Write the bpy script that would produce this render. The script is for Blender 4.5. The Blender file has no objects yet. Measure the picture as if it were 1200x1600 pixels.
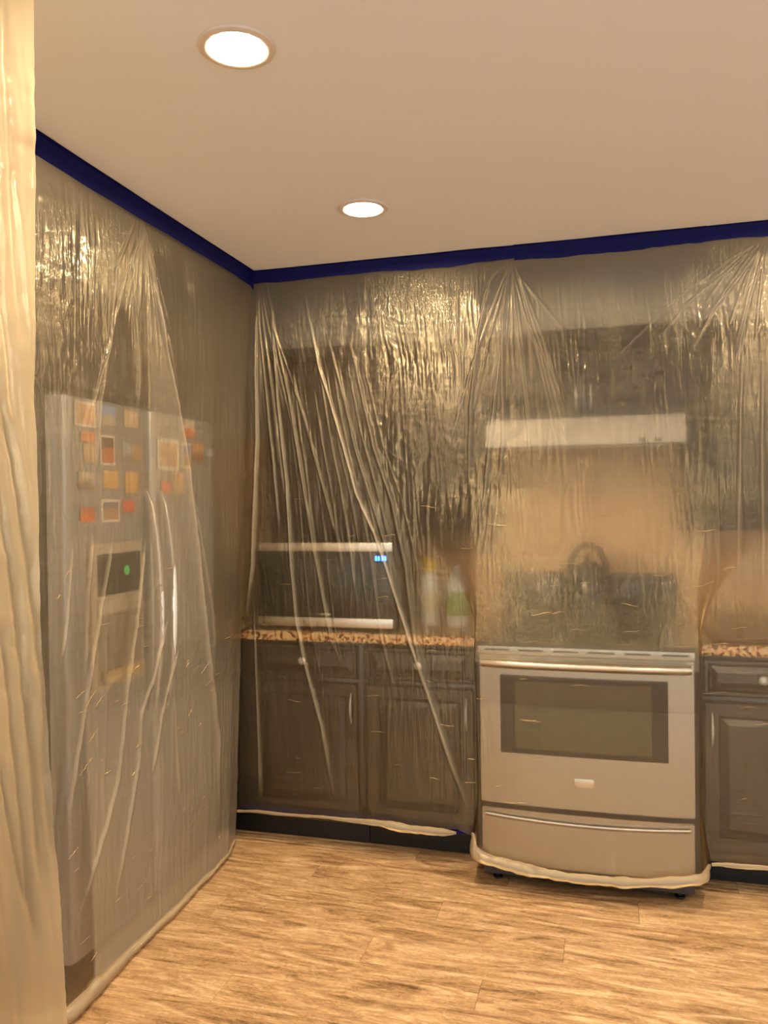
import bpy, bmesh, math, random
import numpy as np
from mathutils import Vector, Matrix

random.seed(7)
RNG = np.random.default_rng(11)
S = bpy.context.scene
C = S.collection

# ------------------------------------------------------------------ camera
CAM_H = 1.448
yaw, pitch, roll = math.radians(15.733), math.radians(-0.581), math.radians(-0.761)
fw = Vector((-math.sin(yaw) * math.cos(pitch), math.cos(yaw) * math.cos(pitch), math.sin(pitch)))
rt = Vector((math.cos(yaw), math.sin(yaw), 0))
up = rt.cross(fw)
r2 = math.cos(roll) * rt + math.sin(roll) * up
u2 = -math.sin(roll) * rt + math.cos(roll) * up
cam_data = bpy.data.cameras.new('camera')
cam = bpy.data.objects.new('camera', cam_data)
C.objects.link(cam)
cam_data.sensor_fit = 'AUTO'
cam_data.sensor_width = 36
cam_data.lens = 1258.5 * 36 / 1600
cam_data.clip_start = 0.02
M = Matrix.Identity(4)
for i in range(3):
    M[i][0], M[i][1], M[i][2] = r2[i], u2[i], -fw[i]
M[2][3] = CAM_H
cam.matrix_world = M
S.camera = cam

# ------------------------------------------------------------------ world, exposure
w = bpy.data.worlds.new('world'); S.world = w; w.use_nodes = True
w.node_tree.nodes['Background'].inputs[0].default_value = (0.80, 0.92, 1.0, 1)
w.node_tree.nodes['Background'].inputs[1].default_value = 0.92
S.view_settings.view_transform = 'Standard'
S.view_settings.look = 'None'
S.view_settings.exposure = 0.74
S.view_settings.gamma = 1
S.view_settings.use_curve_mapping = False
S.cycles.use_denoising = True
S.cycles.max_bounces = 11
S.cycles.diffuse_bounces = 4
S.cycles.glossy_bounces = 5
S.cycles.transmission_bounces = 8
S.cycles.transparent_max_bounces = 24
S.cycles.sample_clamp_indirect = 25
S.cycles.adaptive_threshold = .02
S.cycles.blur_glossy = 0.6
LAMP_STRENGTH = 520.0
LAMP_COLOR = (1.0, 0.80, 0.54)

# ------------------------------------------------------------------ constants of the place
CEIL = 2.44
YP = 3.175          # front line of the counter, where the film hangs
XL = -1.4655        # line of the film along the fridge side
Y_WALL = 3.81
X_WALL = -2.36

# ------------------------------------------------------------------ material helpers
def new_mat(name):
    m = bpy.data.materials.new(name); m.use_nodes = True
    nt = m.node_tree; nt.nodes.clear()
    return m, nt, nt.nodes, nt.links
def srgb(r, g, b):
    f = lambda c: (c / 255) / 12.92 if c / 255 <= .04045 else ((c / 255 + .055) / 1.055) ** 2.4
    return (f(r), f(g), f(b), 1)
def lin(c): return (c[0], c[1], c[2], 1)
def simple(name, col, rough=.5, metal=0, noise=None, bump=None, spec=None):
    m, nt, N, L = new_mat(name)
    o = N.new('ShaderNodeOutputMaterial'); b = N.new('ShaderNodeBsdfPrincipled')
    L.new(b.outputs[0], o.inputs[0])
    b.inputs['Base Color'].default_value = col
    b.inputs['Roughness'].default_value = rough
    b.inputs['Metallic'].default_value = metal
    if spec is not None: b.inputs['Specular IOR Level'].default_value = spec
    tc = N.new('ShaderNodeTexCoord')
    if noise:
        sc, col2, stretch = noise
        mp = N.new('ShaderNodeMapping'); mp.inputs['Scale'].default_value = stretch
        nz = N.new('ShaderNodeTexNoise'); nz.inputs['Scale'].default_value = sc; nz.inputs['Detail'].default_value = 5
        mx = N.new('ShaderNodeMix'); mx.data_type = 'RGBA'
        mx.inputs[6].default_value = col; mx.inputs[7].default_value = col2
        L.new(tc.outputs['Object'], mp.inputs[0]); L.new(mp.outputs[0], nz.inputs['Vector'])
        L.new(nz.outputs[0], mx.inputs[0]); L.new(mx.outputs[2], b.inputs['Base Color'])
    if bump:
        sc, st, stretch = bump
        mp = N.new('ShaderNodeMapping'); mp.inputs['Scale'].default_value = stretch
        nz = N.new('ShaderNodeTexNoise'); nz.inputs['Scale'].default_value = sc; nz.inputs['Detail'].default_value = 4
        bp = N.new('ShaderNodeBump'); bp.inputs['Strength'].default_value = st; bp.inputs['Distance'].default_value = .002
        L.new(tc.outputs['Object'], mp.inputs[0]); L.new(mp.outputs[0], nz.inputs['Vector'])
        L.new(nz.outputs[0], bp.inputs['Height']); L.new(bp.outputs[0], b.inputs['Normal'])
    return m
def emis(name, col, st):
    m, nt, N, L = new_mat(name)
    o = N.new('ShaderNodeOutputMaterial'); e = N.new('ShaderNodeEmission')
    e.inputs[0].default_value = lin(col); e.inputs[1].default_value = st
    L.new(e.outputs[0], o.inputs[0])
    return m

def film_mat(name, haze=.02, soft=.58, blur=.94, crinkle=1.0, gloss_rough=.09, vert=1.0, through=.5, grain=(1, 0, 0), tint=(.88, .77, .60)):
    """thin polyethylene film: see-through, a little milky, glossy, finely crinkled"""
    m, nt, N, L = new_mat(name)
    o = N.new('ShaderNodeOutputMaterial')
    tc = N.new('ShaderNodeTexCoord')
    def noise(scale, sx, detail=3, rough=.55, dist=0.0):
        mp = N.new('ShaderNodeMapping'); mp.inputs['Scale'].default_value = sx
        nz = N.new('ShaderNodeTexNoise'); nz.inputs['Scale'].default_value = scale
        nz.inputs['Detail'].default_value = detail; nz.inputs['Roughness'].default_value = rough
        nz.inputs['Distortion'].default_value = dist
        L.new(tc.outputs['Object'], mp.inputs[0]); L.new(mp.outputs[0], nz.inputs['Vector'])
        return nz.outputs[0]
    def math_(op, a, b):
        n = N.new('ShaderNodeMath'); n.operation = op
        for i, v in enumerate((a, b)):
            if hasattr(v, 'links') or hasattr(v, 'node'): L.new(v, n.inputs[i])
            else: n.inputs[i].default_value = v
        return n.outputs[0]
    def ramp(v, a, b):
        n = N.new('ShaderNodeMapRange'); n.inputs[1].default_value = a; n.inputs[2].default_value = b
        L.new(v, n.inputs[0]); return n.outputs[0]
    streak = noise(1, (70, 70, 5), 3, .5)
    fine = noise(1, (150, 150, 60), 2, .6, .6)
    hor = noise(1, (7, 7, 120), 2, .5)
    msk = ramp(noise(1, (4, 4, 4), 2), .38, .62)
    msk2 = ramp(noise(1, (3, 3, 3.5), 2, .5, .4), .45, .65)
    h1 = math_('MULTIPLY', streak, 1.0 * vert)
    h2 = math_('MULTIPLY', math_('MULTIPLY', fine, msk), 1.3 * crinkle)
    h3 = math_('MULTIPLY', math_('MULTIPLY', hor, msk2), 1.0 * crinkle)
    hh = math_('ADD', math_('ADD', h1, h2), h3)
    bp = N.new('ShaderNodeBump'); bp.inputs['Strength'].default_value = 1.0; bp.inputs['Distance'].default_value = .0030
    L.new(hh, bp.inputs['Height'])
    at = N.new('ShaderNodeAttribute'); at.attribute_name = 'layers'
    tr = N.new('ShaderNodeBsdfTransparent'); tr.inputs[0].default_value = (.985, .965, .92, 1)
    rf = N.new('ShaderNodeBsdfRefraction'); rf.inputs['IOR'].default_value = 1.13; rf.inputs['Roughness'].default_value = blur
    rf.inputs['Color'].default_value = (.985, .965, .92, 1)
    m1 = N.new('ShaderNodeMixShader'); m1.inputs[0].default_value = soft
    L.new(tr.outputs[0], m1.inputs[1]); L.new(rf.outputs[0], m1.inputs[2])
    df = N.new('ShaderNodeBsdfDiffuse'); df.inputs[0].default_value = lin(tint)
    tl = N.new('ShaderNodeBsdfTranslucent'); tl.inputs[0].default_value = lin(tint)
    m2 = N.new('ShaderNodeMixShader'); m2.inputs[0].default_value = through
    L.new(df.outputs[0], m2.inputs[1]); L.new(tl.outputs[0], m2.inputs[2])
    m3 = N.new('ShaderNodeMixShader')
    hz = math_('ADD', math_('MULTIPLY', at.outputs['Fac'], .55), math_('ADD', haze, math_('MULTIPLY', math_('SUBTRACT', hor, .5), .06)))
    cl = N.new('ShaderNodeClamp'); L.new(hz, cl.inputs[0])
    L.new(cl.outputs[0], m3.inputs[0]); L.new(m1.outputs[0], m3.inputs[1]); L.new(m2.outputs[0], m3.inputs[2])
    gl = N.new('ShaderNodeBsdfGlossy'); gl.inputs['Roughness'].default_value = gloss_rough
    gl.inputs['Color'].default_value = (1, .85, .58, 1)  # gold of the lamp glints is put into the gloss colour
    L.new(bp.outputs[0], gl.inputs['Normal'])
    # stretch ripples too fine to model: they smear reflections up and down
    g2 = N.new('ShaderNodeBsdfAnisotropic') if hasattr(bpy.types, 'ShaderNodeBsdfAnisotropic') else N.new('ShaderNodeBsdfGlossy')
    g2.inputs['Roughness'].default_value = .36; g2.inputs['Anisotropy'].default_value = .66
    g2.inputs['Color'].default_value = (1, .82, .52, 1)  # same warm lamp tone put into the smeared reflection's colour
    cx = N.new('ShaderNodeCombineXYZ')
    for k_ in range(3): cx.inputs[k_].default_value = grain[k_]
    L.new(cx.outputs[0], g2.inputs['Tangent']); L.new(bp.outputs[0], g2.inputs['Normal'])
    mg = N.new('ShaderNodeMixShader'); mg.inputs[0].default_value = .66
    L.new(gl.outputs[0], mg.inputs[1]); L.new(g2.outputs[0], mg.inputs[2])
    fr = N.new('ShaderNodeFresnel'); fr.inputs['IOR'].default_value = 1.69
    m4 = N.new('ShaderNodeMixShader')
    L.new(fr.outputs[0], m4.inputs[0]); L.new(m3.outputs[0], m4.inputs[1]); L.new(mg.outputs[0], m4.inputs[2])
    L.new(m4.outputs[0], o.inputs[0])
    return m

def granite():
    m, nt, N, L = new_mat('granite')
    o = N.new('ShaderNodeOutputMaterial'); b = N.new('ShaderNodeBsdfPrincipled'); L.new(b.outputs[0], o.inputs[0])
    tc = N.new('ShaderNodeTexCoord')
    v = N.new('ShaderNodeTexVoronoi'); v.inputs['Scale'].default_value = 95
    n = N.new('ShaderNodeTexNoise'); n.inputs['Scale'].default_value = 75; n.inputs['Detail'].default_value = 5
    L.new(tc.outputs['Object'], v.inputs['Vector']); L.new(tc.outputs['Object'], n.inputs['Vector'])
    r = N.new('ShaderNodeValToRGB'); r.color_ramp.interpolation = 'LINEAR'
    e = r.color_ramp.elements
    e[0].position = .38; e[0].color = srgb(110, 62, 30)
    e[1].position = .50; e[1].color = srgb(255, 206, 130)
    x = e.new(.445); x.color = srgb(206, 138, 80)
    x = e.new(.58); x.color = srgb(255, 232, 184)
    L.new(n.outputs[0], r.inputs[0])
    mx = N.new('ShaderNodeMix'); mx.data_type = 'RGBA'; mx.blend_type = 'MULTIPLY'; mx.inputs[0].default_value = .08
    L.new(r.outputs[0], mx.inputs[6]); L.new(v.outputs['Color'], mx.inputs[7])
    L.new(mx.outputs[2], b.inputs['Base Color']); b.inputs['Roughness'].default_value = .25
    return m

def wood_floor():
    m, nt, N, L = new_mat('vinyl_plank_oak')
    o = N.new('ShaderNodeOutputMaterial'); b = N.new('ShaderNodeBsdfPrincipled'); L.new(b.outputs[0], o.inputs[0])
    tc = N.new('ShaderNodeTexCoord'); oi = N.new('ShaderNodeObjectInfo')
    comb = N.new('ShaderNodeVectorMath'); comb.operation = 'MULTIPLY_ADD'
    comb.inputs[1].default_value = (1, 1, 1)
    sc = N.new('ShaderNodeVectorMath'); sc.operation = 'SCALE'; sc.inputs[0].default_value = (13, 7, 3)
    L.new(oi.outputs['Random'], sc.inputs[3])
    L.new(tc.outputs['Object'], comb.inputs[0]); L.new(sc.outputs[0], comb.inputs[2])
    def noise(s, d, rough=.6, dist=0):
        mp = N.new('ShaderNodeMapping'); mp.inputs['Scale'].default_value = s
        nz = N.new('ShaderNodeTexNoise'); nz.inputs['Scale'].default_value = 1; nz.inputs['Detail'].default_value = d
        nz.inputs['Roughness'].default_value = rough; nz.inputs['Distortion'].default_value = dist
        L.new(comb.outputs[0], mp.inputs[0]); L.new(mp.outputs[0], nz.inputs['Vector']); return nz.outputs[0]
    big = noise((2.6, 13, 1), 5, .6, 2.2)
    grain = noise((7, 95, 1), 5, .65, .5)
    scrape = noise((22, 46, 1), 4, .7, 2.5)
    r = N.new('ShaderNodeValToRGB'); e = r.color_ramp.elements
    e[0].position = .30; e[0].color = srgb(92, 66, 43)
    e[1].position = .64; e[1].color = srgb(203, 176, 139)
    x = e.new(.42); x.color = srgb(147, 115, 80)
    x = e.new(.52); x.color = srgb(176, 143, 106)
    a = N.new('ShaderNodeMath'); a.operation = 'MULTIPLY_ADD'; a.inputs[1].default_value = .62
    a2 = N.new('ShaderNodeMath'); a2.operation = 'MULTIPLY_ADD'; a2.inputs[1].default_value = .30
    a3 = N.new('ShaderNodeMath'); a3.operation = 'MULTIPLY'; a3.inputs[1].default_value = .36
    L.new(scrape, a3.inputs[0]); L.new(grain, a2.inputs[0]); L.new(a3.outputs[0], a2.inputs[2])
    L.new(big, a.inputs[0]); L.new(a2.outputs[0], a.inputs[2])
    j = N.new('ShaderNodeMath'); j.operation = 'MULTIPLY_ADD'; j.inputs[1].default_value = .05
    L.new(oi.outputs['Random'], j.inputs[0]); L.new(a.outputs[0], j.inputs[2])
    j2 = N.new('ShaderNodeMath'); j2.operation = 'SUBTRACT'; j2.inputs[1].default_value = .18
    L.new(j.outputs[0], j2.inputs[0])
    L.new(j2.outputs[0], r.inputs[0]); L.new(r.outputs[0], b.inputs['Base Color'])
    b.inputs['Roughness'].default_value = .42
    bp = N.new('ShaderNodeBump'); bp.inputs['Strength'].default_value = .35; bp.inputs['Distance'].default_value = .002
    L.new(a2.outputs[0], bp.inputs['Height']); L.new(bp.outputs[0], b.inputs['Normal'])
    return m

def steel(name, col, rough, stretch, metal=.9):
    m = simple(name, col, rough, metal, noise=(1, (col[0]*.82, col[1]*.82, col[2]*.82, 1), stretch))
    return m

MAT = {}
MAT['ceiling'] = simple('ceiling_paint', srgb(236, 239, 243), .9, bump=(90, .25, (1, 1, 1)))
MAT['wall'] = simple('wall_paint', srgb(214, 202, 184), .85, bump=(80, .15, (1, 1, 1)))
MAT['splash'] = simple('backsplash_paint', srgb(226, 186, 138), .6, noise=(6, srgb(216, 172, 124), (1, 1, 1)))
MAT['floor'] = wood_floor()
MAT['subfloor'] = simple('subfloor', srgb(70, 50, 32), .9)
MAT['cab'] = simple('espresso_wood', srgb(58, 40, 26), .30, noise=(1, srgb(46, 32, 21), (40, 40, 3)), spec=.8)
MAT['cab_matte'] = simple('espresso_wood_satin', srgb(56, 39, 26), .55, noise=(1, srgb(45, 31, 21), (40, 40, 3)))
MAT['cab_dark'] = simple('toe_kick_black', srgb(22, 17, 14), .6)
MAT['granite'] = granite()
MAT['steel'] = steel('brushed_steel', srgb(196, 186, 170), .36, (2, 2, 220))
MAT['steel_bright'] = simple('polished_steel', srgb(224, 216, 204), .22, .9)
MAT['fridge_steel'] = steel('fridge_steel', srgb(196, 200, 206), .42, (180, 180, 3), .55)
MAT['fridge_side'] = simple('fridge_grey_side', srgb(58, 56, 56), .5)
MAT['black_glass'] = simple('black_glass', srgb(16, 15, 15), .12)
MAT['oven_pane'] = simple('oven_inner_glass', srgb(104, 96, 64), .2)
MAT['disp'] = simple('dispenser_silver', srgb(214, 204, 188), .4, .3)
MAT['handle_steel'] = simple('handle_steel', srgb(222, 224, 230), .3, .5)
MAT['black'] = simple('black_plastic', srgb(20, 19, 18), .4)
MAT['white_enamel'] = simple('white_enamel', srgb(232, 222, 204), .35)
MAT['trim'] = simple('lamp_trim', srgb(224, 212, 198), .5)
MAT['lamp'] = emis('lamp_lens', LAMP_COLOR, LAMP_STRENGTH)
MAT['tape'] = simple('blue_painters_tape', srgb(6, 16, 124), .7, noise=(14, srgb(4, 10, 100), (1, 1, 1)), bump=(300, .25, (1, 1, 1)))
MAT['blue_led'] = emis('blue_clock', (.05, .25, 1), 4)
MAT['green_led'] = emis('green_indicator', (.14, .6, .12), .35)
MAT['yellow'] = simple('yellow_cap', srgb(252, 206, 40), .4)
MAT['white_pl'] = simple('white_bottle', srgb(248, 246, 236), .4)
MAT['green_pl'] = simple('green_label', srgb(168, 190, 110), .45)
MAT['paper'] = simple('tan_paper', srgb(255, 226, 176), .8)
MAT['film'] = film_mat('plastic_film')
MAT['film_left'] = film_mat('plastic_film_side', haze=.085, soft=.22, grain=(0, 1, 0))
MAT['film_near'] = film_mat('plastic_film_near', haze=.12, soft=.8, through=.75, tint=(.88, .70, .46), crinkle=.7, vert=.7)
MAT['film_roll'] = film_mat('plastic_film_rolled', haze=.34, soft=.8, crinkle=.8, gloss_rough=.22, tint=(.82, .73, .60))
MAT['film_crease'] = film_mat('plastic_film_crease', haze=.10, soft=.3, gloss_rough=.25)
MAT['silver_knob'] = simple('satin_nickel', srgb(240, 234, 222), .3, .25)

# ------------------------------------------------------------------ mesh helpers
WORLD = {}   # object -> world location of its origin
def link(o, parent=None, loc=(0, 0, 0)):
    C.objects.link(o)
    loc = Vector(loc)
    if parent is not None:
        o.parent = parent
        o.location = loc - WORLD[parent]
    else:
        o.location = loc
    WORLD[o] = loc
    return o
def tag(o, label, cat, group=None):
    o['label'] = label; o['category'] = cat
    if group: o['group'] = group
    return o
def thing(name, label, cat, loc, group=None):
    o = bpy.data.objects.new(name, None); o.empty_display_size = .05
    link(o, None, loc)
    return tag(o, label, cat, group)
def obj(name, bm, mat, parent=None, smooth=None):
    """bm in world coordinates; the origin is set to the middle of its bounds"""
    vs = [v.co for v in bm.verts]
    lo = Vector([min(v[i] for v in vs) for i in range(3)]); hi = Vector([max(v[i] for v in vs) for i in range(3)])
    c = (lo + hi) / 2; c.z = lo.z
    for v in bm.verts: v.co -= c
    bmesh.ops.recalc_face_normals(bm, faces=bm.faces)
    me = bpy.data.meshes.new(name)
    if smooth is not None:
        for f in bm.faces: f.smooth = True
        for e in bm.edges:
            if len(e.link_faces) == 2 and e.calc_face_angle() > smooth: e.smooth = False
    bm.to_mesh(me); bm.free()
    me.materials.append(MAT[mat] if isinstance(mat, str) else mat)
    o = bpy.data.objects.new(name, me)
    return link(o, parent, c)
def struct(name, bm, mat):
    o = obj(name, bm, mat); o['kind'] = 'structure'; return o
def B(): return bmesh.new()
def box(bm, x0, x1, y0, y1, z0, z1, bev=0, seg=2):
    g = bmesh.ops.create_cube(bm, size=1)
    for v in g['verts']:
        v.co = Vector(((x0 + x1) / 2 + v.co.x * (x1 - x0), (y0 + y1) / 2 + v.co.y * (y1 - y0), (z0 + z1) / 2 + v.co.z * (z1 - z0)))
    if bev:
        es = list({e for v in g['verts'] for e in v.link_edges})
        bmesh.ops.bevel(bm, geom=es, offset=bev, segments=seg, affect='EDGES', profile=.6)
    return bm
def bx(name, dims, mat, parent=None, bev=0.002, seg=2):
    return obj(name, box(B(), *dims, bev=bev, seg=seg), mat, parent, smooth=.6)
def lathe(bm, c, prof, axis='Z', seg=24):
    """prof: (radius, along) list; axis direction of 'along'"""
    rings = []
    for r, h in prof:
        ring = []
        for k in range(seg):
            a = 2 * math.pi * k / seg
            p = {'Z': (r * math.cos(a), r * math.sin(a), h), 'Y': (r * math.cos(a), h, r * math.sin(a)), 'X': (h, r * math.cos(a), r * math.sin(a))}[axis]
            ring.append(bm.verts.new(Vector(c) + Vector(p)))
        rings.append(ring)
    for a, b in zip(rings, rings[1:]):
        for k in range(seg):
            bm.faces.new((a[k], a[(k + 1) % seg], b[(k + 1) % seg], b[k]))
    for ring, flag in ((rings[0], True), (rings[-1], True)):
        try: bm.faces.new(ring)
        except ValueError: pass
    return bm
def tube(bm, pts, rad, seg=10, squash=None):
    pts = [Vector(p) for p in pts]; n = len(pts)
    rad = rad if hasattr(rad, '__len__') else [rad] * n
    rings = []; ref = None
    for i, p in enumerate(pts):
        t = (pts[min(i + 1, n - 1)] - pts[max(i - 1, 0)]).normalized()
        if ref is None:
            ref = Vector((0, 0, 1)) if abs(t.z) < .9 else Vector((1, 0, 0))
        a = t.cross(ref).normalized(); b = a.cross(t).normalized(); ref = b
        ring = []
        for k in range(seg):
            th = 2 * math.pi * k / seg
            ring.append(bm.verts.new(p + a * math.cos(th) * rad[i] + b * math.sin(th) * rad[i] * (squash or 1)))
        rings.append(ring)
    for a, b in zip(rings, rings[1:]):
        for k in range(seg):
            bm.faces.new((a[k], a[(k + 1) % seg], b[(k + 1) % seg], b[k]))
    bm.faces.new(rings[0][::-1]); bm.faces.new(rings[-1])
    return bm
def prism(bm, poly, axis, lo, hi):
    """poly in the plane of the two other axes; axis 'X','Y','Z'"""
    def P(a, b, h): return {'X': (h, a, b), 'Y': (a, h, b), 'Z': (a, b, h)}[axis]
    v0 = [bm.verts.new(P(a, b, lo)) for a, b in poly]; v1 = [bm.verts.new(P(a, b, hi)) for a, b in poly]
    n = len(poly)
    bm.faces.new(v0); bm.faces.new(v1[::-1])
    for i in range(n): bm.faces.new((v0[i], v0[(i + 1) % n], v1[(i + 1) % n], v1[i]))
    return bm
def interp(x, xs, ys): return float(np.interp(x, xs, ys))

# ------------------------------------------------------------------ room shell
struct('ceiling', box(B(), -2.5, 3.2, -2.6, 3.95, CEIL, CEIL + .1), 'ceiling')
struct('wall_back', box(B(), -2.5, 3.2, Y_WALL, Y_WALL + .12, 0, CEIL), 'wall')
struct('wall_left', box(B(), X_WALL - .12, X_WALL, -2.6, Y_WALL, 0, CEIL), 'wall')
struct('wall_right', box(B(), 3.1, 3.22, 1.2, Y_WALL, 0, CEIL), 'wall')
floor = struct('floor', box(B(), -2.5, 3.2, -2.6, 3.95, -.06, -.006), 'subfloor')
# planks: rows run along the back wall, joints staggered
PW, PL = .152, 1.22
plank_mesh = None
y = -2.45; row = 0
while y < 3.75:
    off = [0, .47, .86, .24, .68][row % 5]
    x = -2.36 - off
    while x < 3.1:
        x0, x1 = max(x, -2.36), min(x + PL, 3.1)
        if x1 - x0 > .05:
            full = abs((x1 - x0) - PL) < 1e-6
            if full and plank_mesh is not None:
                p = bpy.data.objects.new('plank', plank_mesh)
                link(p, floor, ((x0 + x1) / 2, y + PW / 2, -.006))
            else:
                p = obj('plank', box(B(), x0 + .0004, x1 - .0004, y + .0004, y + PW - .0004, -.006, 0, bev=.0008, seg=1), 'floor', floor)
                if full: plank_mesh = p.data
        x += PL
    y += PW; row += 1

# ------------------------------------------------------------------ recessed lamps
def lamp(x, y, label):
    t = thing('recessed_light', label, 'ceiling light', (x, y, CEIL - .008), 'recessed lights in the ceiling')
    obj('trim_ring', lathe(B(), (x, y, CEIL), [(.062, -.001), (.064, -.006), (.072, -.008), (.082, -.005), (.084, -.0005)], seg=40), 'trim', t, smooth=.8)
    bm = B()
    ring = [bm.verts.new((x + .059 * math.cos(a), y + .059 * math.sin(a), CEIL - .004)) for a in [2 * math.pi * k / 40 for k in range(40)]]
    bm.faces.new(ring[::-1])
    g = bmesh.ops.extrude_face_region(bm, geom=bm.faces[:])
    bmesh.ops.translate(bm, vec=(0, 0, .003), verts=[v for v in g['geom'] if isinstance(v, bmesh.types.BMVert)])
    obj('lens', bm, 'lamp', t)
lamp(-.768, 1.603, 'glowing round recessed light in the open middle of the ceiling')
lamp(-.789, 2.592, 'glowing round recessed light close to the taped plastic wall')
for x, y, lb in ((.72, 2.592, 'round recessed light over the floor before the tan sheets'), (1.9, 1.603, 'unseen round light added over the open floor farther from the range'),  # second lamp here is unseen, added for light, set away to dim the floor
                 (-.78, .1, 'unseen round light added over the doorway side of the room'), (.72, .1, 'unseen round light added over the middle of the adjoining room')):  # both lamps here are unseen and added to light the room
    lamp(x, y, lb)

# ------------------------------------------------------------------ cabinets
def door_panel(name, parent, x0, x1, z0, z1, yf, rail=.055, t=.02, facing='Y', mat='cab'):
    """frame-and-panel front: slab with a recess plus a raised field; yf = front plane, facing -Y (or +X when facing 'X')"""
    def P(a, d, z): return (a, yf + d, z) if facing == 'Y' else (yf - d, a, z)
    def slab(a0, a1, b0, b1, steps, back):
        bm = B(); loops = []
        for inset, d in steps:
            loops.append([bm.verts.new(P(a, d, b)) for a, b in ((a0 + inset, b0 + inset), (a1 - inset, b0 + inset), (a1 - inset, b1 - inset), (a0 + inset, b1 - inset))])
        bk = [bm.verts.new(P(a, back, b)) for a, b in ((a0, b0), (a1, b0), (a1, b1), (a0, b1))]
        bm.faces.new(bk[::-1])
        for i in range(4): bm.faces.new((bk[i], bk[(i + 1) % 4], loops[0][(i + 1) % 4], loops[0][i]))
        for A, Bq in zip(loops, loops[1:]):
            for i in range(4): bm.faces.new((A[i], A[(i + 1) % 4], Bq[(i + 1) % 4], Bq[i]))
        bm.faces.new(loops[-1])
        return bm
    d = obj(name, slab(x0, x1, z0, z1, [(0, .009), (.008, 0), (rail, 0), (rail + .010, .011)], t), mat, parent)
    r2_ = rail + .013
    obj('raised_panel', slab(x0 + r2_, x1 - r2_, z0 + r2_, z1 - r2_, [(0, .010), (.022, .002)], .012), mat, d)
    return d
def knob(parent, x, y, z):
    obj('knob', lathe(B(), (x, y, z), [(.007, 0), (.006, -.008), (.015, -.013), (.0175, -.017), (.014, -.021), (.004, -.0225)], 'Y', 18), 'silver_knob', parent, smooth=.9)
def pull(parent, x, y, z0, z1):
    bm = B(); n = 10
    pts = [(x, y - .017 * math.sin(math.pi * k / n) ** .7 - .0, z0 + (z1 - z0) * k / n) for k in range(n + 1)]
    tube(bm, pts, [.0045 + .0025 * math.sin(math.pi * k / n) for k in range(n + 1)], 8)
    obj('handle', bm, 'silver_knob', parent, smooth=.9)
def base_cabinet(x0, x1, label, cols, handle_side='R'):
    t = thing('base_cabinet', label, 'cabinet', ((x0 + x1) / 2, 3.5, 0), 'base cabinets under the counter')
    bx('body', (x0 + .001, x1 - .001, 3.219, Y_WALL - .004, .10, .869), 'cab', t)
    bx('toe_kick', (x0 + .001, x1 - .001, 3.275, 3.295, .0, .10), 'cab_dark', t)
    for a0, a1 in cols:
        d = door_panel('drawer', t, a0, a1, .716, .858, 3.199, rail=.018)
        knob(d, (a0 + a1) / 2, 3.200, .787)
        d = door_panel('door', t, a0, a1, .135, .700, 3.199)
        hx = a1 - .032 if handle_side == 'R' else a0 + .032
        pull(d, hx, 3.200, .535, .655)
base_cabinet(-1.66, -1.005, 'dark brown base cabinet between the refrigerator and the next cabinet', [(-1.512, -1.022)])
base_cabinet(-1.004, -.492, 'dark brown base cabinet right beside the left side of the range', [(-.992, -.535)])
base_cabinet(.292, 1.12, 'dark brown base cabinet on the side of the range with the tan sheets', [(.322, .735), (.75, 1.10)], 'L')

def counter(name, x0, x1, label):
    t = thing(name, label, 'countertop', ((x0 + x1) / 2, 3.5, .875))
    obj('slab', box(B(), x0, x1, YP, Y_WALL - .026, .870, .914, bev=.013, seg=4), 'granite', t, smooth=.7)
    k = struct('trim_2', box(B(), x0, x1, Y_WALL - .024, Y_WALL - .003, .875, 1.015, bev=.003), 'granite')
    return t
t = counter('countertop', -2.34, -.492, 'speckled tan granite countertop under the microwave')
counter('countertop', .292, 1.14, 'speckled tan granite countertop under the loose tan sheets')
# side splash against the tall panel by the refrigerator
struct('trim_4', box(B(), -1.56, -1.538, 3.20, Y_WALL - .03, .9145, 1.27, bev=.003), 'granite')
# painted backsplash panel
p = struct('trim_1', box(B(), -2.3, 1.14, Y_WALL - .002, Y_WALL + .002, .9, 1.8), 'splash')

def upper_cabinet(x0, x1, z0, z1, label, n):
    t = thing('wall_cabinet', label, 'cabinet', ((x0 + x1) / 2, 3.63, z0), 'dark wall cabinets behind the plastic')
    bx('body', (x0 + .001, x1 - .001, 3.475, Y_WALL - .004, z0, z1), 'cab', t)
    wd = (x1 - x0) / n
    for k in range(n):
        d = door_panel('door', t, x0 + k * wd + .006, x0 + (k + 1) * wd - .006, z0 + .008, z1 - .012, 3.455, mat='cab_matte')
        hx = x0 + (k + 1) * wd - .03 if k % 2 == 0 else x0 + k * wd + .03
        pull(d, hx, 3.456, z0 + .04, z0 + .14)
upper_cabinet(-1.55, -.50, 1.32, 2.17, 'dark brown wall cabinet above the microwave', 2)
upper_cabinet(-.495, .285, 1.79, 2.17, 'short dark brown wall cabinet above the range hood', 2)
upper_cabinet(.29, 1.13, 1.32, 2.17, 'dark brown wall cabinet above the tan sheets', 2)

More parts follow.
